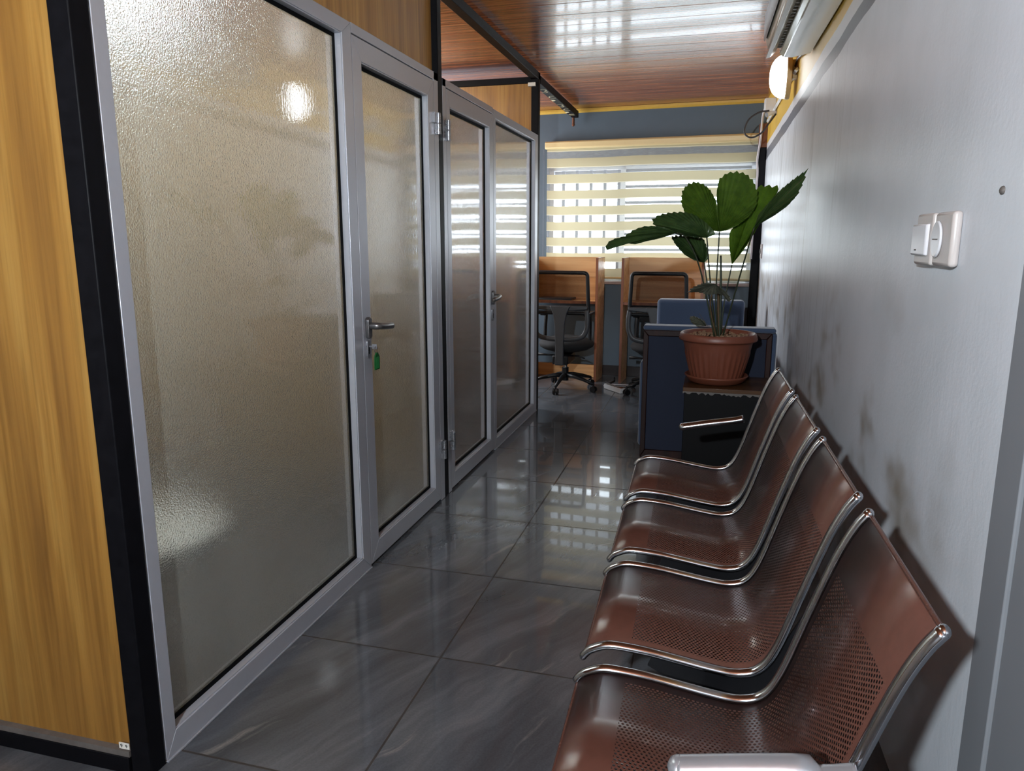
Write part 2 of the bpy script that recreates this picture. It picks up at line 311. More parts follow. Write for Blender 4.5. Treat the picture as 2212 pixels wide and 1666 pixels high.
# ------------------------------------------------------------------ mesh helpers
class MB:
    def __init__(s): s.v = []; s.f = []
    def add(s, vs, fs):
        o = len(s.v); s.v += [Vector(p) for p in vs]; s.f += [tuple(i + o for i in f) for f in fs]; return s
    def box(s, a, b):
        (x0, y0, z0), (x1, y1, z1) = a, b
        x0, x1 = sorted((x0, x1)); y0, y1 = sorted((y0, y1)); z0, z1 = sorted((z0, z1))
        return s.hexa([(x0, y0, z0), (x1, y0, z0), (x1, y1, z0), (x0, y1, z0), (x0, y0, z1), (x1, y0, z1), (x1, y1, z1), (x0, y1, z1)])
    def hexa(s, p):
        return s.add(p, [(3, 2, 1, 0), (4, 5, 6, 7), (0, 1, 5, 4), (1, 2, 6, 5), (2, 3, 7, 6), (3, 0, 4, 7)])
    def prism(s, pts, h0, h1, axis='Z'):
        """extrude a 2D outline; axis gives extrusion direction; outline coords: Z:(x,y) Y:(x,z) X:(y,z)"""
        n = len(pts)
        def P(p, h): return {'Z': (p[0], p[1], h), 'Y': (p[0], h, p[1]), 'X': (h, p[0], p[1])}[axis]
        vs = [P(p, h0) for p in pts] + [P(p, h1) for p in pts]
        fs = [tuple(range(n))[::-1], tuple(range(n, 2 * n))] + [(i, (i + 1) % n, (i + 1) % n + n, i + n) for i in range(n)]
        return s.add(vs, fs)
    def tube(s, path, r, sec=10, closed=False, sy=1.0, ref=None, caps=True):
        """sweep an ellipse; r radius or list; sy scales along the 'side' axis"""
        P = [Vector(p) for p in path]; n = len(P); vs = []; fs = []
        up = Vector(ref) if ref else None
        N = None
        for i in range(n):
            if closed: T = (P[(i + 1) % n] - P[i - 1])
            else: T = (P[min(i + 1, n - 1)] - P[max(i - 1, 0)])
            T.normalize()
            if up is not None: B = up - T * up.dot(T); B.normalize(); A = T.cross(B)
            else:
                if N is None:
                    N = T.orthogonal().normalized()
                N = (N - T * N.dot(T)).normalized(); A = N; B = T.cross(A)
            rr = r[i] if isinstance(r, (list, tuple)) else r
            for k in range(sec):
                a = 2 * math.pi * k / sec
                vs.append(P[i] + A * math.cos(a) * rr + B * math.sin(a) * rr * sy)
        m = n if closed else n - 1
        for i in range(m):
            for k in range(sec):
                a, b = i * sec + k, i * sec + (k + 1) % sec
                c, d = ((i + 1) % n) * sec + (k + 1) % sec, ((i + 1) % n) * sec + k
                fs.append((a, b, c, d))
        if caps and not closed:
            fs.append(tuple(range(sec))[::-1]); fs.append(tuple((n - 1) * sec + k for k in range(sec)))
        return s.add(vs, fs)
    def lathe(s, prof, c=(0, 0, 0), sec=40, wob=None):
        cx, cy, cz = c; vs = []; fs = []; n = len(prof)
        for j in range(sec):
            a = 2 * math.pi * j / sec
            for i, (r, z) in enumerate(prof):
                rr = r + (wob(a, i, r, z) if wob else 0)
                vs.append((cx + rr * math.cos(a), cy + rr * math.sin(a), cz + z))
        for j in range(sec):
            for i in range(n - 1):
                a, b = j * n + i, ((j + 1) % sec) * n + i
                fs.append((a, b, b + 1, a + 1))
        return s.add(vs, fs)
    def ball(s, c, r, seg=10, ring=6):
        rx, ry, rz = r if isinstance(r, (tuple, list)) else (r, r, r)
        vs = [(c[0], c[1], c[2] - rz)]; fs = []
        for i in range(1, ring):
            t = -math.pi / 2 + math.pi * i / ring
            for k in range(seg):
                a = 2 * math.pi * k / seg
                vs.append((c[0] + rx * math.cos(t) * math.cos(a), c[1] + ry * math.cos(t) * math.sin(a), c[2] + rz * math.sin(t)))
        vs.append((c[0], c[1], c[2] + rz)); top = len(vs) - 1
        for k in range(seg): fs.append((0, 1 + (k + 1) % seg, 1 + k))
        for i in range(ring - 2):
            for k in range(seg):
                a, b = 1 + i * seg + k, 1 + i * seg + (k + 1) % seg
                fs.append((a, b, b + seg, a + seg))
        for k in range(seg): fs.append((top, 1 + (ring - 2) * seg + k, 1 + (ring - 2) * seg + (k + 1) % seg))
        return s.add(vs, fs)
    def rot(s, ang, axis='Z', about=(0, 0, 0)):
        m = Matrix.Rotation(ang, 3, axis); o = Vector(about); s.v = [m @ (p - o) + o for p in s.v]; return s
    def move(s, d): d = Vector(d); s.v = [p + d for p in s.v]; return s
    def build(s, name, mat, parent=None, org=None, smooth=False, bevel=0.0, seg=2, kind=None, label=None):
        me = bpy.data.meshes.new(name)
        o = Vector(org) if org else Vector((0, 0, 0))
        me.from_pydata([tuple(p - o) for p in s.v], [], s.f); me.update()
        bm = bmesh.new(); bm.from_mesh(me); bmesh.ops.recalc_face_normals(bm, faces=bm.faces); bm.to_mesh(me); bm.free()
        me.materials.append(M[mat] if isinstance(mat, str) else mat)
        ob = bpy.data.objects.new(name, me); COL.objects.link(ob)
        if parent: ob.parent = parent
        elif org: ob.location = o
        if bevel:
            b = ob.modifiers.new('bevel', 'BEVEL'); b.width = bevel; b.segments = seg; b.limit_method = 'ANGLE'; b.angle_limit = rad(40)
        if smooth or bevel:
            for p in me.polygons: p.use_smooth = True
            if smooth != 'all':
                try: me.set_sharp_from_angle(angle=rad(38))
                except Exception: pass
        if kind: ob['kind'] = kind
        if label: ob['label'] = label
        return ob
def tag(o, label, cat, group=None):
    o['label'] = label; o['category'] = cat
    if group: o['group'] = group
    return o
def thing(name, loc, label=None, cat=None, rz=0.0, group=None, kind=None):
    o = bpy.data.objects.new(name, None); COL.objects.link(o); o.location = loc; o.rotation_euler = (0, 0, rz)
    o.empty_display_size = 0.1
    if label: o['label'] = label
    if cat: o['category'] = cat
    if group: o['group'] = group
    if kind: o['kind'] = kind
    return o
def dup(o, parent=None):
    c = o.copy(); COL.objects.link(c)
    if parent: c.parent = parent
    for ch in list(o.children): dup(ch, c)
    return c
def box(a, b): return MB().box(a, b)
def bez(pts, n=8):
    """Catmull-Rom through points"""
    P = [Vector(p) for p in pts]; P = [P[0] * 2 - P[1]] + P + [P[-1] * 2 - P[-2]]; out = []
    for i in range(1, len(P) - 2):
        for k in range(n):
            t = k / n; a, b, c, d = P[i - 1], P[i], P[i + 1], P[i + 2]
            out.append(0.5 * ((2 * b) + (c - a) * t + (2 * a - 5 * b + 4 * c - d) * t * t + (3 * b - a - 3 * c + d) * t ** 3))
    out.append(P[-2]); return out
def rrect(x0, x1, z0, z1, r, n=6):
    out = []
    for cx, cz, a0 in ((x1 - r, z1 - r, 0), (x0 + r, z1 - r, 90), (x0 + r, z0 + r, 180), (x1 - r, z0 + r, 270)):
        for k in range(n + 1):
            a = rad(a0 + 90 * k / n); out.append((cx + r * math.cos(a), cz + r * math.sin(a)))
    return out

# ------------------------------------------------------------------ setting
CEIL = 2.53
box((-3.3, -2.7, -0.1), (0.9, 7.6, 0)).build('floor', 'floor', kind='structure')
mb = MB(); y = 4.3 - 0.2 * 35
while y < 7.5:
    t = R.uniform(-0.0004, 0.0004); e = 0.003
    ys = [y + .0008, y + .003, y + .197, y + .1992]
    zs = [e, t, -t, e]
    vs = [(x, yy, CEIL + zz) for x in (-3.3, 0.9) for yy, zz in zip(ys, zs)]
    n = 4; mb.add(vs, [(i, i + 1, n + i + 1, n + i) for i in range(n - 1)]); y += 0.2
mb.add([(-3.3, -2.7, CEIL + .02), (0.9, -2.7, CEIL + .02), (0.9, 7.6, CEIL + .02), (-3.3, 7.6, CEIL + .02)], [(0, 1, 2, 3)])
mb.build('ceiling', 'ceiling', kind='structure')

# right wall, slightly out of square with the partition
RWL = (0.51, 1.1, 0)
wr = box((0, -3.9, 0), (0.12, 6.35, CEIL)).build('wall_right', 'wall_right', kind='structure'); wr.location = RWL; wr.rotation_euler.z = RWA
d1 = thing('door_1', RWL, rz=RWA, kind='structure')
MB().box((-0.012, 0.212, 0), (0.0, 0.312, 2.3)).build('door_frame', 'grey_door', d1, bevel=0.003)
box((-0.004, 0.200, 0), (0.0, 0.215, 2.3)).build('gap_backing', 'rubber', d1)  # black strip added behind the groove, stands in for its shade
MB().box((-0.008, -0.75, 0.005), (0.0, 0.205, 2.3)).build('door_leaf', 'grey_door', d1, bevel=0.002)
box((-3.3, -2.7, 0), (0.9, -2.6, CEIL)).build('wall_front', 'white_paint', kind='structure')
box((-3.3, -2.6, 0), (-3.2, 7.6, CEIL)).build('wall_left', 'white_paint', kind='structure')

# far wall with the window opening, turned a few degrees
FA = rad(3.2); FL = (-1.0, 7.25, 0)
def fwp(x, d, z=0): # x along wall from X=-1, d towards the camera
    return Vector((-1 + x * math.cos(FA) - d * math.sin(FA), 7.25 - x * math.sin(FA) - d * math.cos(FA), z))
WX0, WX1, WZ0, WZ1 = -0.60, 1.33, 0.925, 2.02
mb = MB().box((-2.35, 0, 0), (2.0, .16, WZ0)).box((-2.35, 0, WZ1), (2.0, .16, CEIL)).box((-2.35, 0, WZ0), (WX0, .16, WZ1)).box((WX1, 0, WZ0), (2.0, .16, WZ1))
o = mb.build('wall_back', 'blue_wall', kind='structure'); o.location = FL; o.rotation_euler.z = -FA
o = MB().prism([(0, 2.494), (-.012, 2.494), (-.03, 2.51), (-.03, 2.528), (0, 2.528)], -2.3, 1.45, 'X').build('trim_1', 'yellow', kind='structure'); o.location = FL; o.rotation_euler.z = -FA
o = box((-2.3, -.012, 0), (1.42, 0, .10)).build('baseboard_back', 'skirting', kind='structure', bevel=0.003); o.location = FL; o.rotation_euler.z = -FA
w1 = thing('window_1', FL, rz=-FA, kind='structure')
MB().box((WX0, .06, WZ0), (WX0 + .045, .10, WZ1)).box((WX1 - .045, .06, WZ0), (WX1, .10, WZ1)).box((WX0, .06, WZ0), (WX1, .10, WZ0 + .045)).box((WX0, .06, WZ1 - .045), (WX1, .10, WZ1)).box((0.10, .06, WZ0), (.15, .10, WZ1)).build('window_frame', 'alu', w1)
box((WX0 - .03, -.05, WZ0 - .028), (WX1 + .03, .10, WZ0)).build('window_sill', 'sill', w1, bevel=0.004)
for k in range(5):
    x = WX0 + .045 + .137 * (k + .62)
    box((x - .015, .105, WZ0), (x + .015, .119, WZ1)).build('vertical_bar', 'window_bar', w1)
for k in range(7):
    z = 1.0785 + .1475 * k
    MB().box((.15, .07, z - .014), (WX1 - .045, .085, z + .012)).build('louvre_bar', 'window_bar', w1)
# the roof eave outside the window
o = box((-3, .165, 1.95), (3, 1.7, 2.1)).build('roof_eave', 'eave'); o.location = FL; o.rotation_euler.z = -FA
o['kind'] = 'structure'

# ------------------------------------------------------------------ booth partition
PX = -1.295            # corridor face of the partition
def post(n, y0, y1, z1=CEIL):
    return box((PX - .055, y0, 0), (PX, y1, z1)).build(n, 'black_steel', bevel=0.003, kind='structure')
post('trim_2', 1.337, 1.392); post('trim_3', 3.473, 3.527, 2.515); post('trim_4', 5.555, 5.61, 2.515)
box((PX - .055, 3.527, 2.465), (PX, 5.61, 2.515)).build('trim_5', 'black_steel', bevel=0.002, kind='structure')   # long top beam
box((-3.2, 1.355, .06), (PX - .055, 1.375, CEIL)).build('wall_corner', 'oak', kind='structure')
mb = box((-3.2, 1.335, 0), (PX - .062, 1.375, .046)); kb = mb.build('trim_6', 'black_steel', kind='structure', bevel=0.002)
MB().box((-3.2, 1.338, .046), (PX - .060, 1.356, .062)).build('ledge', 'dusty_ledge', kb)
box((PX - .045, 1.392, 2.085), (PX - .03, 3.473, CEIL)).build('wall_upper', 'oak_lit', kind='structure')
box((-3.2, 3.49, 0), (PX - .055, 3.51, 2.40)).build('wall_divider', 'tan_laminate', kind='structure')
mb = box((-3.2, 5.575, 0), (PX - .055, 5.593, 2.44)); mb.build('wall_booth_end', 'oak', kind='structure')
box((-3.2, 5.56, 2.44), (PX - .055, 5.605, 2.485)).build('trim_7', 'black_steel', kind='structure', bevel=0.002)
box((PX - .02, 5.535, 2.415), (PX - .075, 5.56, 2.44)).build('trim_8', 'white_paint', kind='structure')

def frame_ring(y0, y1, z0, z1, wl, wr_, wb, wt, d0=PX, d1=PX - .05, miter=True):
    """four members around an opening, mitred"""
    m = MB(); a, b, c, d = (y0, z0), (y1, z0), (y1, z1), (y0, z1)
    e, f, g, h = (y0 + wl, z0 + wb), (y1 - wr_, z0 + wb), (y1 - wr_, z1 - wt), (y0 + wl, z1 - wt)
    g_ = .0006
    for q in ((a, b, f, e), (b, c, g, f), (c, d, h, g), (d, a, e, h)):
        cx = sum(p[0] for p in q) / 4; cz = sum(p[1] for p in q) / 4
        q = [(p[0] + (cx - p[0]) * g_ * 2, p[1] + (cz - p[1]) * g_) for p in q]
        m.hexa([(d1, *q[0]), (d0, *q[0]), (d0, *q[1]), (d1, *q[1]), (d1, *q[3]), (d0, *q[3]), (d0, *q[2]), (d1, *q[2])])
    return m, (y0 + wl, y1 - wr_, z0 + wb, z1 - wt)
def glazing(par, org, op):
    a, b, c, d = op; x = PX - .031
    for nm, mt, w, x0, x1 in (('bead', 'alu', .004, PX - .004, PX - .028), ('gasket', 'rubber', .017, x, x + .004)):
        m, _ = frame_ring(a, b, c, d, w, w, w, w, x1, x0); m.build(nm, mt, par, org)
    box((x - .008, a + .001, c + .001), (x - .002, b - .001, d - .001)).build('glass_pane', 'glass', par, org)
def fixed(n, y0, y1, z1, ws):
    org = (PX, (y0 + y1) / 2, 0); r = thing(n, org, kind='structure')
    m, op = frame_ring(y0, y1, .006, z1, *ws); m.build('window_frame', 'alu', r, org, bevel=0.0012)
    box((PX - .05, y0, .001), (PX + .004, y1, .005)).build('floor_strip', 'alu', r, org)
    glazing(r, org, op); return r
def hinge(par, org, y, z, flip=1):
    h = MB().box((PX, y - .022 * flip, z), (PX + .014, y + .024 * flip, z + .045)).box((PX, y + .004 * flip, z - .05), (PX + .014, y + .03 * flip, z - .004))
    h.tube([(PX + .017, y + .014 * flip, z - .05), (PX + .017, y + .014 * flip, z - .004)], .0105, 12)
    h.tube([(PX + .017, y + .014 * flip, z), (PX + .017, y + .014 * flip, z + .045)], .0105, 12)
    h.build('hinge', 'hinge', par, org, smooth=True)
def door(n, y0, y1, ztop, ws, yj, hy, hz, ly, lz, side, hy_):
    org = (PX, (y0 + y1) / 2, 0); r = thing(n, org, kind='structure')
    m, op = frame_ring(y0, y1, .014, ztop, *ws); m.build('door_frame', 'alu', r, org, bevel=0.0012)
    # head and hinge jamb
    jm = MB().box((PX - .05, min(y0, yj[0]), ztop + .005), (PX, max(y1, yj[1]), ztop + .04)).box((PX - .05, yj[0], .002), (PX, yj[1], ztop + .04))
    jm.build('door_jamb', 'alu', r, org, bevel=0.001)
    glazing(r, org, op)
    h = MB(); h.prism([(hy + a, hz + b) for a, b in rrect(-.016, .016, -.042, .042, .015)], PX - .001, PX + .016, 'X')
    hd = h.build('handle', 'handle', r, org, bevel=0.004, seg=3)
    path = bez([(PX + .012, hy, hz + .008), (PX + .045, hy, hz + .008), (PX + .052, hy + side * .02, hz + .006), (PX + .054, hy + side * .07, hz + .001), (PX + .048, hy + side * .128, hz - .004)], 6)
    lv = MB().tube(path, [.012] * 7 + [.0115] * (len(path) - 7), 12, sy=1.15, ref=(0, 0, 1)); lv.ball(path[-1], .0115)
    lv.build('lever', 'handle', hd, org, smooth='all')
    k = MB().prism([(ly + a, lz + b) for a, b in rrect(-.013, .013, -.038, .038, .0125)], PX - .001, PX + .007, 'X').build('lock_plate', 'hinge', r, org, bevel=0.002)
    MB().prism([(ly + a, lz - .004 + b) for a, b in rrect(-.004, .004, -.016, .012, .0035)], PX + .0065, PX + .0076, 'X').build('keyhole', 'rubber', k, org)
    for z in hy_[1:]: hinge(r, org, hy_[0], z, 1 if hy_[0] > hy else -1)
    return r
fixed('window_2', 1.396, 2.594, 2.083, (.040, .068, .062, .048))
fixed('window_3', 4.387, 5.548, 2.075, (.050, .085, .062, .048))
door('door_2', 2.598, 3.412, 2.045, (.072, .075, .078, .078), (3.417, 3.470), 2.634, .985, 2.632, .902, 1, (3.413, 1.858, .275))
door('door_3', 3.580, 4.382, 2.040, (.052, .075, .078, .078), (3.532, 3.576), 4.348, .975, 4.345, .872, -1, (3.577, 1.845, .285))

# key with a green tag hanging in the lock
kx, ky, kz = PX + .008, 2.632, .912
kt = thing('key', (kx, ky, kz), 'small key in the lock of the near booth door with a green plastic tag', 'key')
MB().box((kx, ky - .001, kz - .003), (kx + .014, ky + .001, kz + .003)).prism([(ky + .0 + a, kz + b) for a, b in rrect(-.0016, .0016, -.01, .01, .0015)], kx + .012, kx + .032, 'X').build('key_blade', 'hinge', kt, (kx, ky, kz), bevel=0.0006)
MB().tube([(kx + .028, ky + .0135 * math.sin(a), kz - .012 + .0135 * math.cos(a)) for a in [2 * math.pi * k / 20 for k in range(20)]], .0011, 6, closed=True).build('key_ring', 'chrome', kt, (kx, ky, kz), smooth=True)
tx = kx + .026; tg = [(-.006, .0), (.006, .0), (.021, -.016), (.021, -.068), (-.021, -.068), (-.021, -.016)]
tg_o = MB().prism([(ky + .004 + a, kz - .023 + b) for a, b in tg], tx, tx + .005, 'X').build('key_tag', 'green_tag', kt, (kx, ky, kz), bevel=0.0012, label='green plastic key tag')
MB().prism([(ky + .004 + a * .72, kz - .023 + b) for a, b in [(-.020, -.018), (.020, -.018), (.020, -.063), (-.020, -.063)]], tx + .0047, tx + .0056, 'X').build('tag_card', 'green_card', tg_o, (kx, ky, kz))

# number sticker on the ledge
sp = onY(271, 1612, 1.337); st = thing('sticker', tuple(sp), 'small white sticker with black figures on the ledge below the wooden panel', 'sticker')
MB().box((sp.x - .018, sp.y - .0015, sp.z - .008), (sp.x + .012, sp.y + .001, sp.z + .008)).build('paper', 'paper', st, tuple(sp))
fc = bpy.data.curves.new('figures', 'FONT'); fc.body = '9  9'; fc.size = .014; fc.extrude = .0003; fc.align_x = 'CENTER'; fc.align_y = 'CENTER'
fo = bpy.data.objects.new('figures', fc); COL.objects.link(fo); fo.parent = st; fo.location = (-.003, -.002, 0); fo.rotation_euler = (rad(90), 0, 0); fc.materials.append(M['ink'])
bpy.context.view_layer.update()
fm_ = bpy.data.meshes.new_from_object(fo.evaluated_get(bpy.context.evaluated_depsgraph_get())); fo2 = bpy.data.objects.new('figures', fm_); COL.objects.link(fo2); fo2.parent = st; fo2.location = fo.location; fo2.rotation_euler = fo.rotation_euler
bpy.data.objects.remove(fo)
if not fm_.materials: fm_.materials.append(M['ink'])
fo2.name = 'figures'

# black beam with pale marks running on to the far wall
b0, b1 = Vector((PX - .028, 5.61, 2.44)), Vector((PX - .045, 7.20, 2.44))
bm_ = thing('steel_beam', tuple((b0 + b1) / 2), 'black steel beam with pale curly marks on its underside reaching the blue wall', 'beam'); bo = (b0 + b1) / 2
box((b0.x - .03, b0.y, 2.44), (b0.x + .03, b1.y, 2.50)).build('beam', 'black_steel', bm_, bo, bevel=0.004)
def mark(pts, yc):
    P = bez([(b0.x + a, yc + b, 2.4394) for a, b in pts], 5)
    MB().tube(P, .0035, 6, sy=.2, ref=(0, 0, 1)).build('painted_mark', 'cream_mark', bm_, bo)
three = [(-.024, .05), (-.005, .075), (.016, .05), (0, .02), (.02, -.01), (.012, -.045), (-.024, -.05)]
cee = [(.028, .045), (-.005, .04), (-.018, .0), (-.004, -.04), (.028, -.04)]
for yc, pt in ((5.86, three), (6.13, cee), (6.52, three), (6.74, cee)): mark(pt, yc)
for yc in (6.27, 6.86): MB().prism([(b0.x - .029, yc - .03), (b0.x - .004, yc - .02), (b0.x + .004, yc + .01), (b0.x - .012, yc + .035), (b0.x - .029, yc + .04)], 2.4392, 2.4401).build('painted_mark', 'cream_mark', bm_, bo)
for dx in (0, .03): MB().box((b0.x - .022, 6.98 + dx * 1.4, 2.4391), (b0.x + .024, 6.992 + dx * 1.4, 2.4401)).build('painted_mark', 'cream_mark', bm_, bo)
MB().tube([(b1.x, 7.19, 2.44), (b1.x, 7.19, 2.38)], .012, 10).ball((b1.x, 7.19, 2.378), .015).build('bolt', 'copper', bm_, bo, smooth=True)

# round stool inside the near booth, blurred through the glass
tc = (-1.645, 1.755, 0)
rt = thing('stool', tc, 'round white seated stool standing close behind the largest frosted pane', 'stool')
MB().lathe([(0, .425), (.20, .425), (.225, .432), (.232, .445), (.225, .458), (.20, .464), (0, .464)], tc, 48).build('seat', 'table_white', rt, tc, smooth=True)
for k in range(4):
    a = rad(45 + 90 * k); c_, s_ = math.cos(a), math.sin(a)
    MB().tube([(tc[0] + .15 * c_, tc[1] + .15 * s_, .426), (tc[0] + .20 * c_, tc[1] + .20 * s_, 0)], .014, 10).build('leg', 'brown_stalk', rt, tc, smooth=True)

# ------------------------------------------------------------------ waiting bench
BL = (0, 1.5, 0); BA = 0.0235
bench = thing('waiting_bench', BL, 'four seat waiting bench of perforated brown steel along the white wall', 'bench', BA)
PR = [(-.247, .356), (-.240, .366), (-.228, .376), (-.197, .389), (-.165, .391), (-.10, .386), (-.04, .377), (.03, .366), (.08, .3605), (.112, .363), (.14, .374), (.165, .402), (.19, .46), (.225, .573), (.26, .68), (.28, .733), (.30, .774), (.318, .80)]
prof = bez([(x, 0, z) for x, z in PR], 4)
arc = [0.0]
for a, b in zip(prof, prof[1:]): arc.append(arc[-1] + (b - a).length)
def seat_shell(y0, y1, par):
    me = bpy.data.meshes.new('seat_shell'); bm = bmesh.new(); uvl = bm.loops.layers.uv.new('UVMap')
    n = len(prof); off = []
    for i, p in enumerate(prof):
        T = (prof[min(i + 1, n - 1)] - prof[max(i - 1, 0)]).normalized(); off.append(Vector((-T.z, 0, T.x)))
    rows = {}
    for side in (0, 1):
        for j, yy in enumerate((y0, y1)):
            rows[side, j] = [bm.verts.new((p.x - off[i].x * .0022 * side, yy, p.z - off[i].z * .0022 * side)) for i, p in enumerate(prof)]
    def face(vs, uvs):
        f = bm.faces.new(vs); f.smooth = True
        for l, uv in zip(f.loops, uvs): l[uvl].uv = uv
    w = y1 - y0
    for i in range(n - 1):
        for side in (0, 1):
            vs = [rows[side, 0][i], rows[side, 0][i + 1], rows[side, 1][i + 1], rows[side, 1][i]]
            uv = [(arc[i], 0), (arc[i + 1], 0), (arc[i + 1], w), (arc[i], w)]
            if side: vs.reverse(); uv.reverse()
            face(vs, uv)
        for j in (0, 1): face([rows[0, j][i], rows[0, j][i + 1], rows[1, j][i + 1], rows[1, j][i]], [(0, 0)] * 4)
    for i in (0, n - 1): face([rows[0, 0][i], rows[0, 1][i], rows[1, 1][i], rows[1, 0][i]], [(0, 0)] * 4)
    bmesh.ops.recalc_face_normals(bm, faces=bm.faces); bm.to_mesh(me); bm.free()
    me.materials.append(M['perforated']); ob = bpy.data.objects.new('seat', me); COL.objects.link(ob); ob.parent = par
    # rolled front and top edges
    for p in (prof[0], prof[-1]):
        MB().tube([(p.x, y0, p.z - .002), (p.x, y1, p.z - .002)], .0045, 10).build('rolled_edge', 'brown_steel', ob, smooth=True)
    for yy in (y0, y1):
        L = [(p.x + o.x * .003, yy, p.z + o.z * .003) for p, o in zip(prof, off)]
        m = MB().tube(L, .0095, 10, sy=1.4, ref=(0, 1, 0)); m.ball(L[0], (.0095, .013, .0095)); m.ball(L[-1], (.0095, .013, .0095))
        m.build('side_trim', 'chrome', ob, smooth='all')
    return ob
SEATS = [(1.20, 1.655), (.645, 1.10), (.09, .545), (-.465, -.01)]
for a, b in SEATS: seat_shell(a, b, bench)
# supports under the shells: dark curved brackets at the seat joints, a beam and legs
br = [(-.10, .352), (-.06, .33), (.02, .305), (.09, .30), (.15, .315), (.19, .36), (.225, .46), (.25, .54), (.242, .545), (.205, .47), (.175, .40), (.15, .365), (.11, .350), (.06, .352), (-.02, .367), (-.09, .377)]
for a, b in SEATS:
    for yy in (a + .004, b - .010): MB().prism(br, yy, yy + .006, 'Y').build('seat_bracket', 'black_plastic', bench)
box((.02, -.44, .235), (.08, 1.62, .30)).build('beam', 'black_steel', bench, bevel=0.004)
for yy in (0.0, 1.15):
    lg = MB().prism([(-.22, .0), (-.22, .035), (.0, .075), (.02, .235), (.08, .235), (.09, .075), (.24, .035), (.24, 0), (.20, 0), (.20, .012), (-.17, .012), (-.17, 0)], yy - .025, yy + .025, 'Y')
    lg.build('leg', 'chrome', bench, bevel=0.004)
for yy in (1.675, -.487):
    P = bez([(.193, yy, .583), (.15, yy, .572), (.06, yy, .556), (-.02, yy, .54), (-.055, yy, .533)], 6)
    if yy < 0: P = [Vector((p.x + .03, p.y, p.z + (-.006 if i < 8 else .012))) for i, p in enumerate(P)]
    m = MB().tube(P, .016, 12, sy=1.4, ref=(0, 1, 0)); e = P[-1]; m.ball(e, (.017, .0225, .0165))
    Q = bez([e, (e.x + .01, yy, e.z - .06), (e.x + .06, yy, .40), (.05, yy, .345), (.13, yy, .35)], 6) if yy < 0 else bez([(-.02, yy, .362), (.03, yy, .352), (.09, yy, .358)], 5)
    if yy < 0: m.tube(Q, .010, 10, sy=1.4, ref=(0, 1, 0))
    ar = m.build('armrest', 'dull_metal' if yy < 0 else 'chrome', bench, smooth='all')
    if yy > 0: MB().tube(Q, .010, 10, sy=1.4, ref=(0, 1, 0)).build('armrest_foot', 'chrome', ar, smooth='all')

# ------------------------------------------------------------------ side cabinet, pot and plant
cb = (.16, 4.22, 0)
cab = thing('side_cabinet', cb, 'black side cabinet with worn brown top under the potted palm', 'cabinet')
box((-.12, 4.03, 0), (.43, 4.43, .515)).build('body', 'black_laminate', cab, cb, bevel=0.003)
box((-.128, 4.022, .515), (.435, 4.435, .541)).build('top', wood('worn_brown_top', srgb(92, 64, 36), srgb(74, 48, 27), srgb(50, 33, 21), 'X', 0.3, 60), cab, cb, bevel=0.002)
fr = [(-.128, .515)]
x = -.128
pts = []
while x < .43:
    pts.append((x, .515 - (R.uniform(.004, .014) if R.random() < .55 else .001))); x += .012
MB().prism([(-.128, .519), (.43, .519)] + pts[::-1], 4.0205, 4.0225, 'Y').build('chipped_edge', 'dusty_ledge', cab, cb)
pc = Vector((.042, 4.225, .541))
sau = MB().lathe([(0, .0), (.125, .0), (.15, .012), (.166, .034), (.172, .04), (.170, .047), (.160, .044), (.145, .02), (.12, .010), (0, .010)], pc, 48).build('pot_saucer', 'terracotta', org=tuple(pc), smooth='all')
tag(sau, 'terracotta saucer under the plant pot on the dark cabinet', 'saucer')
pot = thing('potted_palm', (pc.x, pc.y, pc.z + .011), 'fan leaved palm in a ribbed terracotta pot on the dark cabinet', 'plant')
po = tuple(pot.location)
pp = [(0, 0), (.125, 0), (.128, .006)]
for k in range(1, 12):
    t = k / 11; pp.append((.128 + .057 * t ** .8, .006 + .205 * t))
pp += [(.188, .222), (.192, .226), (.208, .228), (.211, .236), (.204, .262), (.198, .268), (.190, .266), (.182, .255), (.178, .225), (0, .215)]
def ribs(a, i, r, z):
    if not (2 <= i <= 11): return 0
    w = max(0.0, math.cos(a * 32)) ** .6 * .004
    return w if i <= 10 else 0
MB().lathe(pp, po, 192, ribs).build('pot', 'terracotta', pot, po, smooth='all')
MB().lathe([(0, .240), (.172, .240), (.181, .238)], po, 32).build('soil', 'soil', pot, po, smooth='all')
mb = MB()
for k in range(240):
    a = R.uniform(0, 6.283); r = .17 * math.sqrt(R.random()); s = R.uniform(.006, .012)
    mb.ball((po[0] + r * math.cos(a), po[1] + r * math.sin(a), po[2] + .243 + R.uniform(0, .010)), (s, s * R.uniform(.6, 1), s * .6), 7, 5)
g = mb.build('pebbles', 'pebble', pot, po, smooth='all'); g['kind'] = 'stuff'

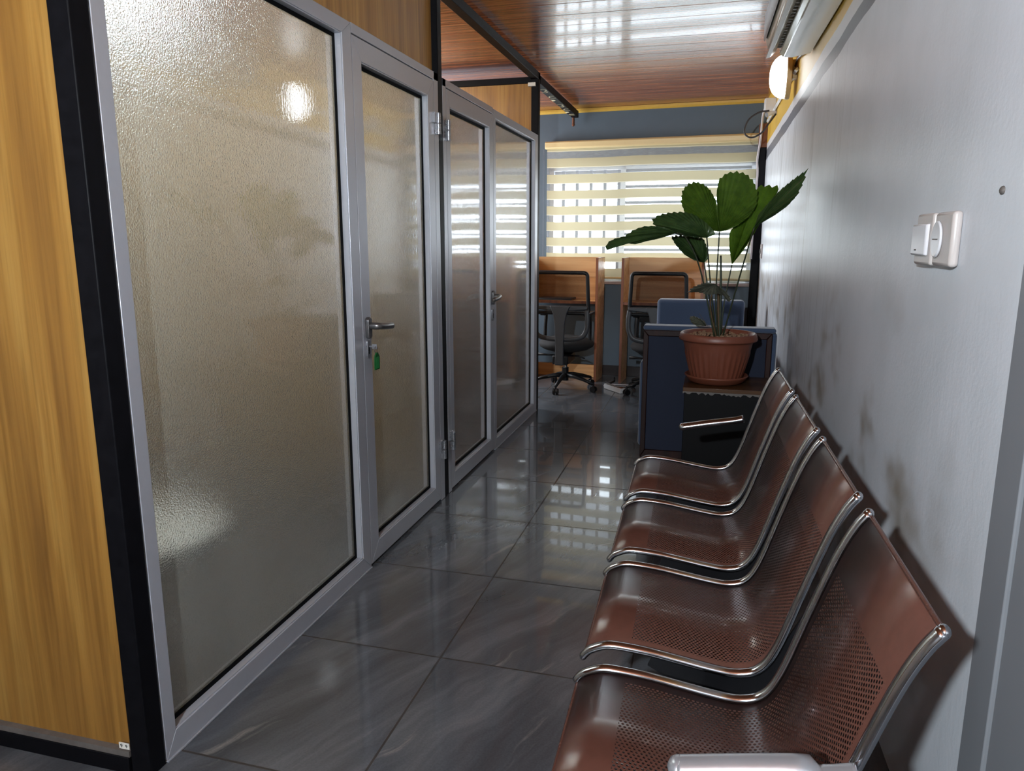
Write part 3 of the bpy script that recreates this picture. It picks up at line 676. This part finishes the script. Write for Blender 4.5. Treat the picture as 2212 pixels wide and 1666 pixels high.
PY = 4.225
def leaf(base, outline, mat, pleat=.0042, nray=21, bulge=.02, serr=.03, dy0=0.0, shape=None, name='leaf'):
    """base and outline points (u, v, depth offset) seen from the camera; pleated fan between them"""
    B = onY(base[0], base[1], PY + dy0); O = [onY(p[0], p[1], PY + dy0 + (p[2] if len(p) > 2 else 0)) for p in outline]
    D = [0.0]
    for a, b in zip(O, O[1:]): D.append(D[-1] + (b - a).length)
    ms = 9; vs = [B]; fs = []
    nn = Vector((0, -1, .25)).normalized()
    for k in range(nray * 2 + 1):
        s = D[-1] * k / (nray * 2); i = 0
        while i < len(D) - 2 and D[i + 1] < s: i += 1
        t = (s - D[i]) / max(1e-6, D[i + 1] - D[i]); E = O[i].lerp(O[i + 1], t)
        sg = 1 if k % 2 else -1; ray_ = E - B; E = B + ray_ * (1 + serr * sg)
        edge = min(1, 6 * min(k, nray * 2 - k) / (nray * 2))
        for j in range(1, ms + 1):
            q = j / ms; P = B.lerp(E, q)
            P = P + nn * (sg * pleat * (.35 + .65 * q) * edge + bulge * math.sin(math.pi * q) * math.sin(math.pi * k / (nray * 2)))
            vs.append(P)
    for k in range(nray * 2):
        a, b = 1 + k * ms, 1 + (k + 1) * ms
        fs.append((0, a, b))
        for j in range(ms - 1): fs.append((a + j, a + j + 1, b + j + 1, b + j))
    ob = MB().add(vs, fs).build(name, mat, pot, po, smooth=False)
    md = ob.modifiers.new('thickness', 'SOLIDIFY'); md.thickness = .0012
    return ob, B
def stalk(pts, r0=.0045, r1=.0035, mat='dark_green', par=None):
    P = bez(pts, 8); n = len(P); MB().tube(P, [r0 + (r1 - r0) * i / (n - 1) for i in range(n)], 8).build('stalk', mat, par or pot, po, smooth='all')
def foot(u, dy=0.0): p = onY(u, 702, PY + dy); p.z = po[2] + .222; return p
# big two lobed leaf in the middle
lf, B = leaf((1554, 501), [(1530, 497), (1500, 482), (1480, 462), (1471, 437), (1474, 412), (1487, 397), (1503, 393), (1520, 398), (1534, 410), (1546, 432), (1549, 446)], 'leaf', bulge=.025, dy0=-.06, serr=.013)
stalk([foot(1553, -.01), (B.x, B.y + .02, B.z - .35), B], par=lf)
leaf((1554, 501), [(1549, 446), (1548, 415), (1553, 388), (1570, 374), (1592, 371), (1612, 376), (1628, 392), (1637, 416), (1633, 445), (1618, 468), (1595, 486), (1570, 498)], 'leaf', bulge=-.02, dy0=-.06, serr=.013)
# right, light green, half folded
lf, B = leaf((1581, 572), [(1576, 540), (1575, 505), (1590, 480), (1612, 448), (1634, 416), (1637, 402), (1655, 401), (1672, 403), (1684, 402), (1676, 424), (1662, 450), (1644, 478), (1628, 506), (1607, 540)], 'leaf_light', bulge=.012, dy0=.02, serr=.013)
stalk([foot(1558, .02), (B.x - .03, B.y, B.z - .22), B], par=lf)
# far right, dark, reaching over the wall
lf, B = leaf((1629, 492), [(1638, 464, -.02), (1660, 438, -.08), (1686, 410, -.16), (1716, 386, -.25), (1743, 367, -.33), (1736, 392, -.31), (1722, 422, -.27), (1700, 446, -.20), (1672, 466, -.12), (1648, 480, -.05)], 'leaf_dark', bulge=.015, dy0=-.27, serr=.022)
stalk([foot(1560, -.03), onY(1600, 590, PY - .15), B], par=lf)
# left, arching over
lf, B = leaf((1527, 514), [(1500, 513), (1470, 508), (1440, 500), (1412, 486), (1408, 474), (1425, 464), (1450, 459), (1478, 458), (1500, 464), (1522, 478), (1540, 496), (1546, 506)], 'leaf_dark', bulge=.03, dy0=-.10, serr=.015)
stalk([foot(1550, -.02), (B.x + .03, B.y + .03, B.z - .24), B], par=lf)
# far left, nearly edge on
lf, B = leaf((1462, 503), [(1440, 511), (1418, 517), (1397, 521), (1372, 528), (1350, 525), (1334, 525), (1316, 540), (1308, 540), (1311, 526), (1322, 518), (1348, 511), (1368, 497), (1390, 489), (1416, 488), (1442, 493)], 'leaf_dark', bulge=.03, dy0=-.16, serr=.012)
stalk([foot(1547, -.04), (B.x + .13, B.y + .06, B.z - .20), (B.x + .05, B.y + .02, B.z - .03), B], par=lf)
# lower left, dark
lf, B = leaf((1521, 568), [(1500, 563), (1478, 550), (1460, 530), (1449, 511), (1470, 508), (1495, 508), (1520, 516), (1528, 536), (1529, 560)], 'leaf_dark', bulge=.02, dy0=.06, serr=.02)
stalk([foot(1549, .04), (B.x + .04, B.y, B.z - .2), B], par=lf)
# withered leaf hanging over the stalks
lf, B = leaf((1545, 614), [(1560, 624), (1572, 634), (1581, 650), (1572, 652), (1566, 640), (1550, 634), (1536, 638), (1520, 634), (1505, 631), (1486, 632), (1494, 622), (1512, 614), (1530, 610)], 'leaf_dead', bulge=.02, dy0=-.09, serr=.05, pleat=.005)
stalk([foot(1551, -.03), (B.x - .02, B.y + .02, B.z - .12), (B.x + .0, B.y + .01, B.z)], mat='brown_stalk', par=lf)
lf, B = leaf((1526, 704), [(1508, 706), (1494, 698), (1489, 686), (1497, 682), (1512, 688), (1522, 695)], 'leaf_dead', bulge=.012, dy0=-.03, nray=9, name='dead_leaf')
stalk([onY(1528, 704, PY - .03), onY(1520, 692, PY - .03), onY(1510, 676, PY - .03)], .0015, .0008, 'brown_stalk', pot)
stalk([foot(1556), onY(1557, 620, PY), onY(1557, 552, PY)], .008, .005, 'dark_green', pot)
stalk([foot(1552), onY(1552, 660, PY), onY(1551, 630, PY)], .009, .006, 'brown_stalk', pot)

# ------------------------------------------------------------------ armchairs
an = (-.02, 4.80, 0)
ac1 = thing('armchair', an, 'navy blue armchair seen from behind with a dark wood framed back, beside the potted palm', 'armchair')
fx0, fx1, fz1 = -.385, .345, .792
fm, op = frame_ring(fx0, fx1, .004, fz1, .03, .03, .05, .035, 4.46, 4.50)
fm.v = [Vector((p.y, p.x, p.z)) for p in fm.v]
fm.build('back_frame', 'mahogany', ac1, an, bevel=0.004)
box((fx0 + .028, 4.475, .05), (fx1 - .028, 4.50, fz1 - .03)).build('back_panel', 'navy_fabric', ac1, an)
MB().box((fx0 - .004, 4.462, fz1), (fx1 + .02, 4.58, fz1 + .028)).build('top_pad', 'blue_fabric', ac1, an, bevel=0.013, seg=4)
MB().box((fx0 + .01, 4.50, .20), (fx1 + .03, 4.60, fz1)).build('backrest', 'blue_fabric', ac1, an, bevel=0.02, seg=3)
for s, nm in ((fx0 + .03, 'armrest'), (fx1 - .06, 'armrest')):
    MB().box((s - .05, 4.50, .06), (s + .06, 5.15, .60)).build('armrest', 'blue_fabric', ac1, an, bevel=0.025, seg=3)
MB().box((fx0 + .09, 4.60, .20), (fx1 - .12, 5.14, .42)).build('seat_cushion', 'blue_fabric', ac1, an, bevel=0.03, seg=3)
for s in (fx0 + .02, fx1 - .05):
    for yy in (4.52, 5.10): MB().box((s, yy, 0), (s + .04, yy + .04, .07)).build('leg', 'mahogany', ac1, an)
a2 = (-.09, 5.85, 0)
ac2 = thing('armchair', a2, 'blue upholstered armchair facing the camera behind the potted palm', 'armchair')
MB().box((-.415, 5.94, .14), (.245, 6.07, .862)).build('backrest', 'blue_fabric', ac2, a2, bevel=0.028, seg=4)
MB().box((-.34, 5.42, .20), (.17, 5.95, .42)).build('seat_cushion', 'blue_fabric', ac2, a2, bevel=0.03, seg=3)
for s in (-.415, .175): MB().box((s, 5.42, .08), (s + .07, 5.96, .58)).build('armrest', 'blue_fabric', ac2, a2, bevel=0.02, seg=3)
for s in (-.40, .19):
    for yy in (5.44, 6.0): MB().box((s, yy, 0), (s + .04, yy + .04, .15)).build('leg', 'mahogany', ac2, a2)

# ------------------------------------------------------------------ study carrels
def carrel(x0, x1, label, board=True):
    c = fwp((x0 + x1) / 2, .235); r = thing('study_carrel', tuple(c), label, 'desk', -FA, 'study carrels below the window'); w = (x1 - x0) / 2
    y0, y1, zt = -.17, .13, 1.157
    for s in (-1, 1):
        a = s * w; b = s * (w - .022)
        p = MB().box((a, y0 + .008, 0), (b, y1, zt - .003)).build('side_panel', 'carrel', r)
        MB().box((a + s * .0005, y0, 0), (b - s * .0005, y0 + .009, zt)).box((a + s * .0005, y0, zt - .004), (b - s * .0005, y1, zt)).build('edge_band', 'carrel_edge', p)
    MB().box((-w + .022, y1 - .02, .72), (w - .022, y1 - .002, zt)).build('back_panel', 'carrel', r)
    d = MB().box((-w + .022, y0 + .012, .735), (w - .022, y1 - .02, .757)).build('desktop', 'carrel', r)
    MB().box((-w + .022, y0 + .004, .733), (w - .022, y0 + .013, .758)).build('edge_band', 'carrel_edge', d)
    if board: MB().box((-w + .022, y1 - .10, .004), (w - .022, y1 - .082, .125)).build('kick_board', 'carrel', r)
    return r
carrel(-.72, -.0, 'wooden study carrel with a closed dark laptop on its shelf, next to the glass partition')
carrel(.215, .945, 'wooden study carrel behind the blue armchair and the palm', False)
lp = fwp(-.43, .27, .757)
lpt = thing('laptop', tuple(lp), 'closed dark grey laptop lying on the carrel shelf next to the partition', 'laptop', -FA)
MB().box((-.17, -.09, 0), (.17, .10, .012)).build('base', 'laptop', lpt, bevel=0.004)
MB().box((-.17, -.09, .0125), (.17, .10, .021)).build('lid', 'laptop', lpt, bevel=0.004)

# ------------------------------------------------------------------ office chairs
def office_chair(label):
    r = thing('office_chair', (0, 0, 0), label, 'chair', 0, 'office chairs at the carrels')
    yb = -.20
    # upper frame and mesh
    P = [(x, yb, z) for x, z in rrect(-.222, .222, .70, 1.045, .03)]
    P = [(x * (1 + .06 * (1.045 - z) / .3), yb + .06 * ((x / .23) ** 2) * .3 - .02 * (z - .87), z) for x, y, z in P]
    MB().tube(P, .0165, 8, closed=True, sy=1.1, ref=(0, 1, 0)).build('back_frame', 'black_plastic', r, smooth='all')
    bm2 = MB(); nx, nz = 8, 6; vs = []
    for i in range(nx + 1):
        for j in range(nz + 1):
            x = -.215 + .43 * i / nx; z = .70 + .34 * j / nz
            vs.append((x * (1 + .06 * (1.045 - z) / .3), yb + .06 * ((x / .23) ** 2) * .3 - .02 * (z - .87), z))
    bm2.add(vs, [(i * (nz + 1) + j, (i + 1) * (nz + 1) + j, (i + 1) * (nz + 1) + j + 1, i * (nz + 1) + j + 1) for i in range(nx) for j in range(nz)])
    bm2.build('back_mesh', 'mesh', r, smooth='all')
    # grey lower frame
    lf = MB().prism([(-.238, .765), (.238, .765), (.236, .735), (.10, .722), (-.10, .722), (-.236, .735)], yb - .035, yb - .012, 'Y')
    lf.build('back_crossbar', 'grey_plastic', r, bevel=0.008, seg=3)
    U = bez([(-.228, yb - .02, .735), (-.236, yb - .022, .65), (-.228, yb - .022, .56), (-.19, yb - .022, .50), (-.10, yb - .022, .478), (0, yb - .022, .474), (.10, yb - .022, .478), (.19, yb - .022, .50), (.228, yb - .022, .56), (.236, yb - .022, .65), (.228, yb - .02, .735)], 5)
    MB().tube(U, .021, 10, sy=.5, ref=(0, 1, 0)).build('lower_back_frame', 'grey_plastic', r, smooth='all')
    sp = MB().prism([(-.09, .765), (.09, .765), (.062, .70), (.045, .60), (.038, .45), (.036, .33), (.04, .25), (-.04, .25), (-.036, .33), (-.038, .45), (-.045, .60), (-.062, .70)], yb - .055, yb - .025, 'Y')
    sp.build('spine', 'grey_plastic', r, bevel=0.008, seg=3)
    # seat
    MB().ball((0, .03, .405), (.25, .245, .075), 28, 10).build('seat', 'black_cloth', r, smooth='all')
    MB().box((-.07, -.22, .25), (.07, .10, .33)).build('tilt_mechanism', 'black_plastic', r, bevel=0.01)
    for s in (-1, 1):
        MB().tube([(s * .05, -.10, .315), (s * .14, -.11, .318), (s * (.235 if s < 0 else .20), -.12, .322 if s < 0 else .30)], [.006, .008, .016 if s < 0 else .006], 8, sy=.6, ref=(0, 1, 0)).build('lever', 'black_plastic', r, smooth='all')
        a = MB().tube(bez([(s * .15, .05, .37), (s * .20, .05, .40), (s * .205, .06, .52), (s * .20, .07, .66)], 5), .016, 8)
        ap = a.build('armrest', 'black_plastic', r, smooth=True)
        box((s * .165, -.06, .66), (s * .225, .19, .69)).build('arm_pad', 'black_plastic', ap, bevel=0.008)
    MB().tube([(0, 0, .19), (0, 0, .26)], .018, 14).build('gas_column', 'chrome', r, smooth=True)
    MB().tube([(0, 0, .075), (0, 0, .195)], .030, 14).build('hub', 'black_plastic', r, smooth=True)
    for k in range(5):
        a = rad(-93 + 72 * k); dx, dy = math.cos(a), math.sin(a)
        L = MB().tube([(dx * .02, dy * .02, .125), (dx * .10, dy * .10, .12), (dx * .20, dy * .20, .10), (dx * .30, dy * .30, .072)], [.026, .022, .018, .013], 8, sy=.9, ref=(0, 0, 1)).build('base_leg', 'black_plastic', r, smooth='all')
        cx, cy = dx * .30, dy * .30
        w = MB().tube([(cx, cy, .08), (cx, cy, .05)], .008, 8)
        for s in (-1, 1):
            q = Vector((-dy, dx, 0)) * s
            w.tube([(cx + q.x * .008, cy + q.y * .008, .0265), (cx + q.x * .022, cy + q.y * .022, .0265)], .0265, 14)
        w.build('caster', 'black_plastic', L, smooth=True)
    return r
oc = office_chair('black mesh office chair at the carrel next to the glass partition')
oc.location = (-1.245, 6.475, 0); oc.rotation_euler.z = rad(-2)
oc2 = dup(oc); oc2['label'] = 'black mesh office chair half hidden by the blue armchair and the palm'
oc2.location = (-.425, 6.475, 0); oc2.rotation_euler.z = rad(-3)
for ch_ in oc2.children:
    if ch_.name.startswith('base_leg'): ch_.rotation_euler.z = rad(22)

# power strip and its lead
ps = ((-.80, 6.475, 0))
pst = thing('power_strip', ps, 'white power strip lying on the floor between the two office chairs', 'power strip', rad(-50))
MB().box((-.135, -.028, 0), (.135, .028, .045)).build('housing', 'white_plastic', pst, bevel=0.005)
for k in range(4): MB().prism([(-.095 + k * .055 + a, b) for a, b in rrect(-.019, .019, -.018, .018, .008)], .0445, .0458).build('socket', 'dusty_ledge', pst)
MB().box((.10, -.012, .045), (.122, .012, .052)).build('switch', 'copper', pst)
MB().tube(bez([(-.135, 0, .02), (-.21, .02, .006), (-.24, .10, .006), (-.17, .20, .006), (-.12, .30, .006)], 6), .005, 8).build('lead', 'white_cable', pst, smooth='all')
tag(MB().tube(bez([(-.93, 6.86, .006), (-.90, 6.80, .006), (-.87, 6.86, .006), (-.86, 6.98, .006), (-.88, 7.1, .006)], 6), .006, 8).build('cable', 'cable', smooth='all'), 'thin dark cable curled on the floor between the carrels', 'cable')

# ------------------------------------------------------------------ blind
bl = thing('zebra_blind', tuple(fwp(.36, .055, .95)), 'cream striped zebra roller blind drawn over the far window', 'blind', -FA)
BX0, BX1 = -.965, .985
ob_z = .95
fb = MB(); nx, nz = 40, 60; vs = []
for i in range(nx + 1):
    for j in range(nz + 1):
        x = BX0 + .01 + (BX1 - BX0 - .02) * i / nx; z = .012 + 1.23 * j / nz
        vs.append((x, .004 * math.sin(x * 5.3 + 1.5 * math.sin(z * 3)) * (1 - j / nz), z))
fb.add(vs, [(i * (nz + 1) + j, (i + 1) * (nz + 1) + j, (i + 1) * (nz + 1) + j + 1, i * (nz + 1) + j + 1) for i in range(nx) for j in range(nz)])
fo_ = fb.build('fabric', 'blind', bl, smooth='all')
MB().prism([(-.035, 1.215), (-.045, 1.225), (-.045, 1.27), (-.03, 1.285), (.03, 1.285), (.03, 1.215)], BX0, BX1, 'X').build('head_rail', 'cream', bl, bevel=0.004)
MB().tube([(BX0 + .005, 0, .010), (BX1 - .005, 0, .010)], .011, 12, sy=.7, ref=(0, 1, 0)).build('bottom_bar', 'cream', bl, smooth='all')
mb = MB()
for k in range(130):
    z = 1.215 - .0088 * k
    mb.ball((BX0 - .012, -.02, z), .0032, 6, 4); mb.ball((BX0 - .026, -.005, z), .0032, 6, 4)
ch = mb.build('bead_chain', 'window_bar', bl, smooth='all')

# ------------------------------------------------------------------ right wall fittings
def rwthing(name, u, v, label, cat, dz=0.0):
    p = onRW(u, v); return thing(name, (p.x, p.y, p.z), label, cat, RWA)
p = onRW(2035, 517)
sw = thing('light_switch', tuple(onRW(2016, 517)), 'grey rocker light switch plate, the farther of the pair on the white wall', 'switch', RWA)
hh = .0585
MB().box((-.022, -.066, -hh), (0, .062, hh)).build('plate', 'plate', sw, bevel=0.006, seg=3)
MB().hexa([(-.022, -.05, -.038), (-.022, .054, -.038), (-.022, .054, .036), (-.022, -.05, .036)] + [(-.030, -.045, -.036), (-.034, .05, -.036), (-.034, .05, .033), (-.030, -.045, .033)]).build('rocker', 'rocker', sw, bevel=0.003)
MB().box((-.0335, .01, -.026), (-.030, .022, -.023)).build('indicator', 'ink', sw)
bp = onRW(2056, 517)
bl2 = thing('bell_push', tuple(bp), 'grey plate with an oval white push, nearest to the door frame on the white wall', 'switch', RWA)
MB().box((-.020, -.064, -hh), (0, .060, hh)).build('plate', 'plate', bl2, bevel=0.008, seg=3)
MB().prism([(a, b) for a, b in [(.022 + .034 * math.cos(t), .0 + .040 * math.sin(t)) for t in [2 * math.pi * k / 28 for k in range(28)]]], -.021, -.027, 'X').build('push', 'rocker', bl2, bevel=0.003)
MB().box((-.0278, .004, -.0012), (-.0268, .040, .0012)).build('mark', 'dusty_ledge', bl2)
so = thing('wall_socket', tuple(onRW(1646, 543)), 'small white socket plate on the white wall beside the dark post', 'socket', RWA)
MB().box((-.012, -.05, -.06), (0, .05, .06)).build('plate', 'plate', so, bevel=0.004)
MB().tube([(-.0115, 0, .0), (-.017, 0, 0)], .022, 16).build('outlet', 'dusty_ledge', so)
nl = onRW(2167, 411); tag(MB().ball(tuple(nl), (.006, .011, .008), 10, 6).build('wall_plug', 'dusty_ledge', org=tuple(nl), smooth='all'), 'small dark plugged hole in the white wall above the door frame side', 'wall plug')

# steel post at the end of the wall
box((.315, 6.98, 0), (.385, 7.06, 2.10)).build('trim_9', 'black_steel', kind='structure', bevel=0.006)
MB().box((.32, 7.0, 2.10), (.40, 7.07, 2.30)).build('trim_10', 'copper', kind='structure', bevel=0.004)

# lamp
lc = Vector((.51 - .0205 * 4.0, 5.1, 2.305))
lamp = thing('bulkhead_lamp', tuple(lc), 'lit oval bulkhead lamp on the yellow wall band beyond the air conditioner', 'lamp', RWA)
def oval(rx, rz, n=36): return [(rx * math.cos(2 * math.pi * k / n), rz * math.sin(2 * math.pi * k / n)) for k in range(n)]
MB().box((-.034, -.03, -.02), (0, .03, .09)).build('wall_bracket', 'tan', lamp)
MB().prism(oval(.095, .135), -.062, -.032, 'X').build('housing', 'tan', lamp, bevel=0.006, seg=3)
vs = []; fs = []; n = 36; ring = 8
for j in range(ring):
    t = j / ring * math.pi / 2
    vs += [(-.06 - .095 * math.sin(t), .090 * math.cos(t) ** .75 * math.cos(2 * math.pi * k / n), .130 * math.cos(t) ** .75 * math.sin(2 * math.pi * k / n)) for k in range(n)]
vs.append((-.155, 0, 0))
for j in range(ring - 1):
    for k in range(n): fs.append((j * n + k, j * n + (k + 1) % n, (j + 1) * n + (k + 1) % n, (j + 1) * n + k))
for k in range(n): fs.append(((ring - 1) * n + k, (ring - 1) * n + (k + 1) % n, len(vs) - 1))
MB().add(vs, fs).build('diffuser', 'lamp', lamp, smooth='all')
# air conditioner
al = Vector((.51 - .0205 * 2.7, 3.8, 0))
acu = thing('air_conditioner', (al.x, al.y, 2.28), 'cream split air conditioner high on the yellow wall band', 'air conditioner', RWA)
A0, A1 = -.45, .60
body = [(-.007, .0), (-.10, -.018), (-.145, -.015), (-.165, .006), (-.165, .05), (-.20, .05), (-.205, .02), (-.225, .03), (-.243, .09), (-.243, .17), (-.225, .225), (-.19, .243), (-.007, .243)]
MB().prism(body, A0, A1, 'Y').build('body', 'ac_white', acu, bevel=0.004, seg=2)
MB().box((-.20, A0 + .02, .03), (-.166, A1 - .02, .049)).build('outlet', 'rubber', acu)
for k in range(20):
    yy = A0 + .06 + k * .048; MB().box((-.198, yy, .016), (-.168, yy + .003, .034)).build('vane', 'ac_white', acu)
MB().prism([(-.186, .012), (-.21, -.012), (-.232, -.018), (-.234, -.012), (-.214, -.004), (-.192, .018)], A0 + .03, A1 - .01, 'Y').build('flap', 'ac_white', acu)
MB().prism([(-.2435, .06), (-.250, .075), (-.250, .19), (-.2435, .2)], A0 + .01, A1 - .02, 'Y').build('front_panel', 'ac_grey', acu, bevel=0.003)
MB().box((-.006, A0 + .1, .02), (-.0, A1 - .1, .22)).build('mounting_bracket', 'black_plastic', acu)
# cable, trunking and fittings near the lamp
def wallpts(L, off): return [onRW(u, v, off) for u, v in L]
T0, T1 = onRW(1722, 150, .011), onRW(1659, 262, .011)
tr = MB().tube([T0, T1], .0135, 4, sy=1.0, ref=(1, 0, 0)); tag(tr.build('cable_trunking', 'white_plastic'), 'white cable trunking slanting down the yellow wall band below the lamp', 'trunking')
jb = onRW(1663, 226, .045)
jbt = thing('junction_box', tuple(jb), 'white junction box just below the lit wall lamp', 'junction box', RWA)
MB().box((-.035, -.04, -.045), (.045, .04, .045)).build('box_body', 'white_plastic', jbt, bevel=0.004)
MB().box((-.040, -.036, -.041), (-.034, .036, .041)).build('cover', 'white_plastic', jbt, bevel=0.002)
Y5 = 6.25
tag(MB().tube(bez([onY(1662, 239, Y5), onY(1640, 243, Y5), onY(1618, 258, Y5), onY(1608, 280, Y5), onY(1612, 293, Y5), onY(1626, 297, Y5), onY(1645, 287, Y5), onY(1660, 268, Y5), onRW(1676, 246, .006)], 8), .0065, 8).build('cable', 'cable', smooth='all'), 'black cable hanging in a loop under the wall lamp', 'cable')
tag(MB().tube(bez([onRW(1734, 116, .015), onRW(1722, 130, .012), onRW(1714, 160, .012), onRW(1712, 172, .012)], 6), .006, 8).build('cable', 'cable', smooth='all'), 'short black cable running from the air conditioner to the trunking', 'cable')
tag(MB().tube(bez([onY(1656, 226, 6.6), onY(1648, 250, 6.7), onY(1643, 300, 6.8), onY(1636, 345, 6.85), onY(1636, 380, 6.85), onY(1628, 470, 6.85), onY(1622, 560, 6.85)], 6), .009, 8).build('cable', 'white_cable', smooth='all'), 'pale cable dropping beside the dark post at the end of the wall', 'cable')
e0 = onY(1656, 248, Y5)
el = MB().tube([e0, e0 + Vector((.03, .02, .012)), e0 + Vector((.07, .04, .02))], .017, 14, caps=False); el.tube([e0, e0 + Vector((.012, .008, .005))], .020, 14, caps=False)
tag(el.build('pipe_elbow', 'white_plastic', smooth='all'), 'open white plastic pipe end below the junction box', 'pipe')
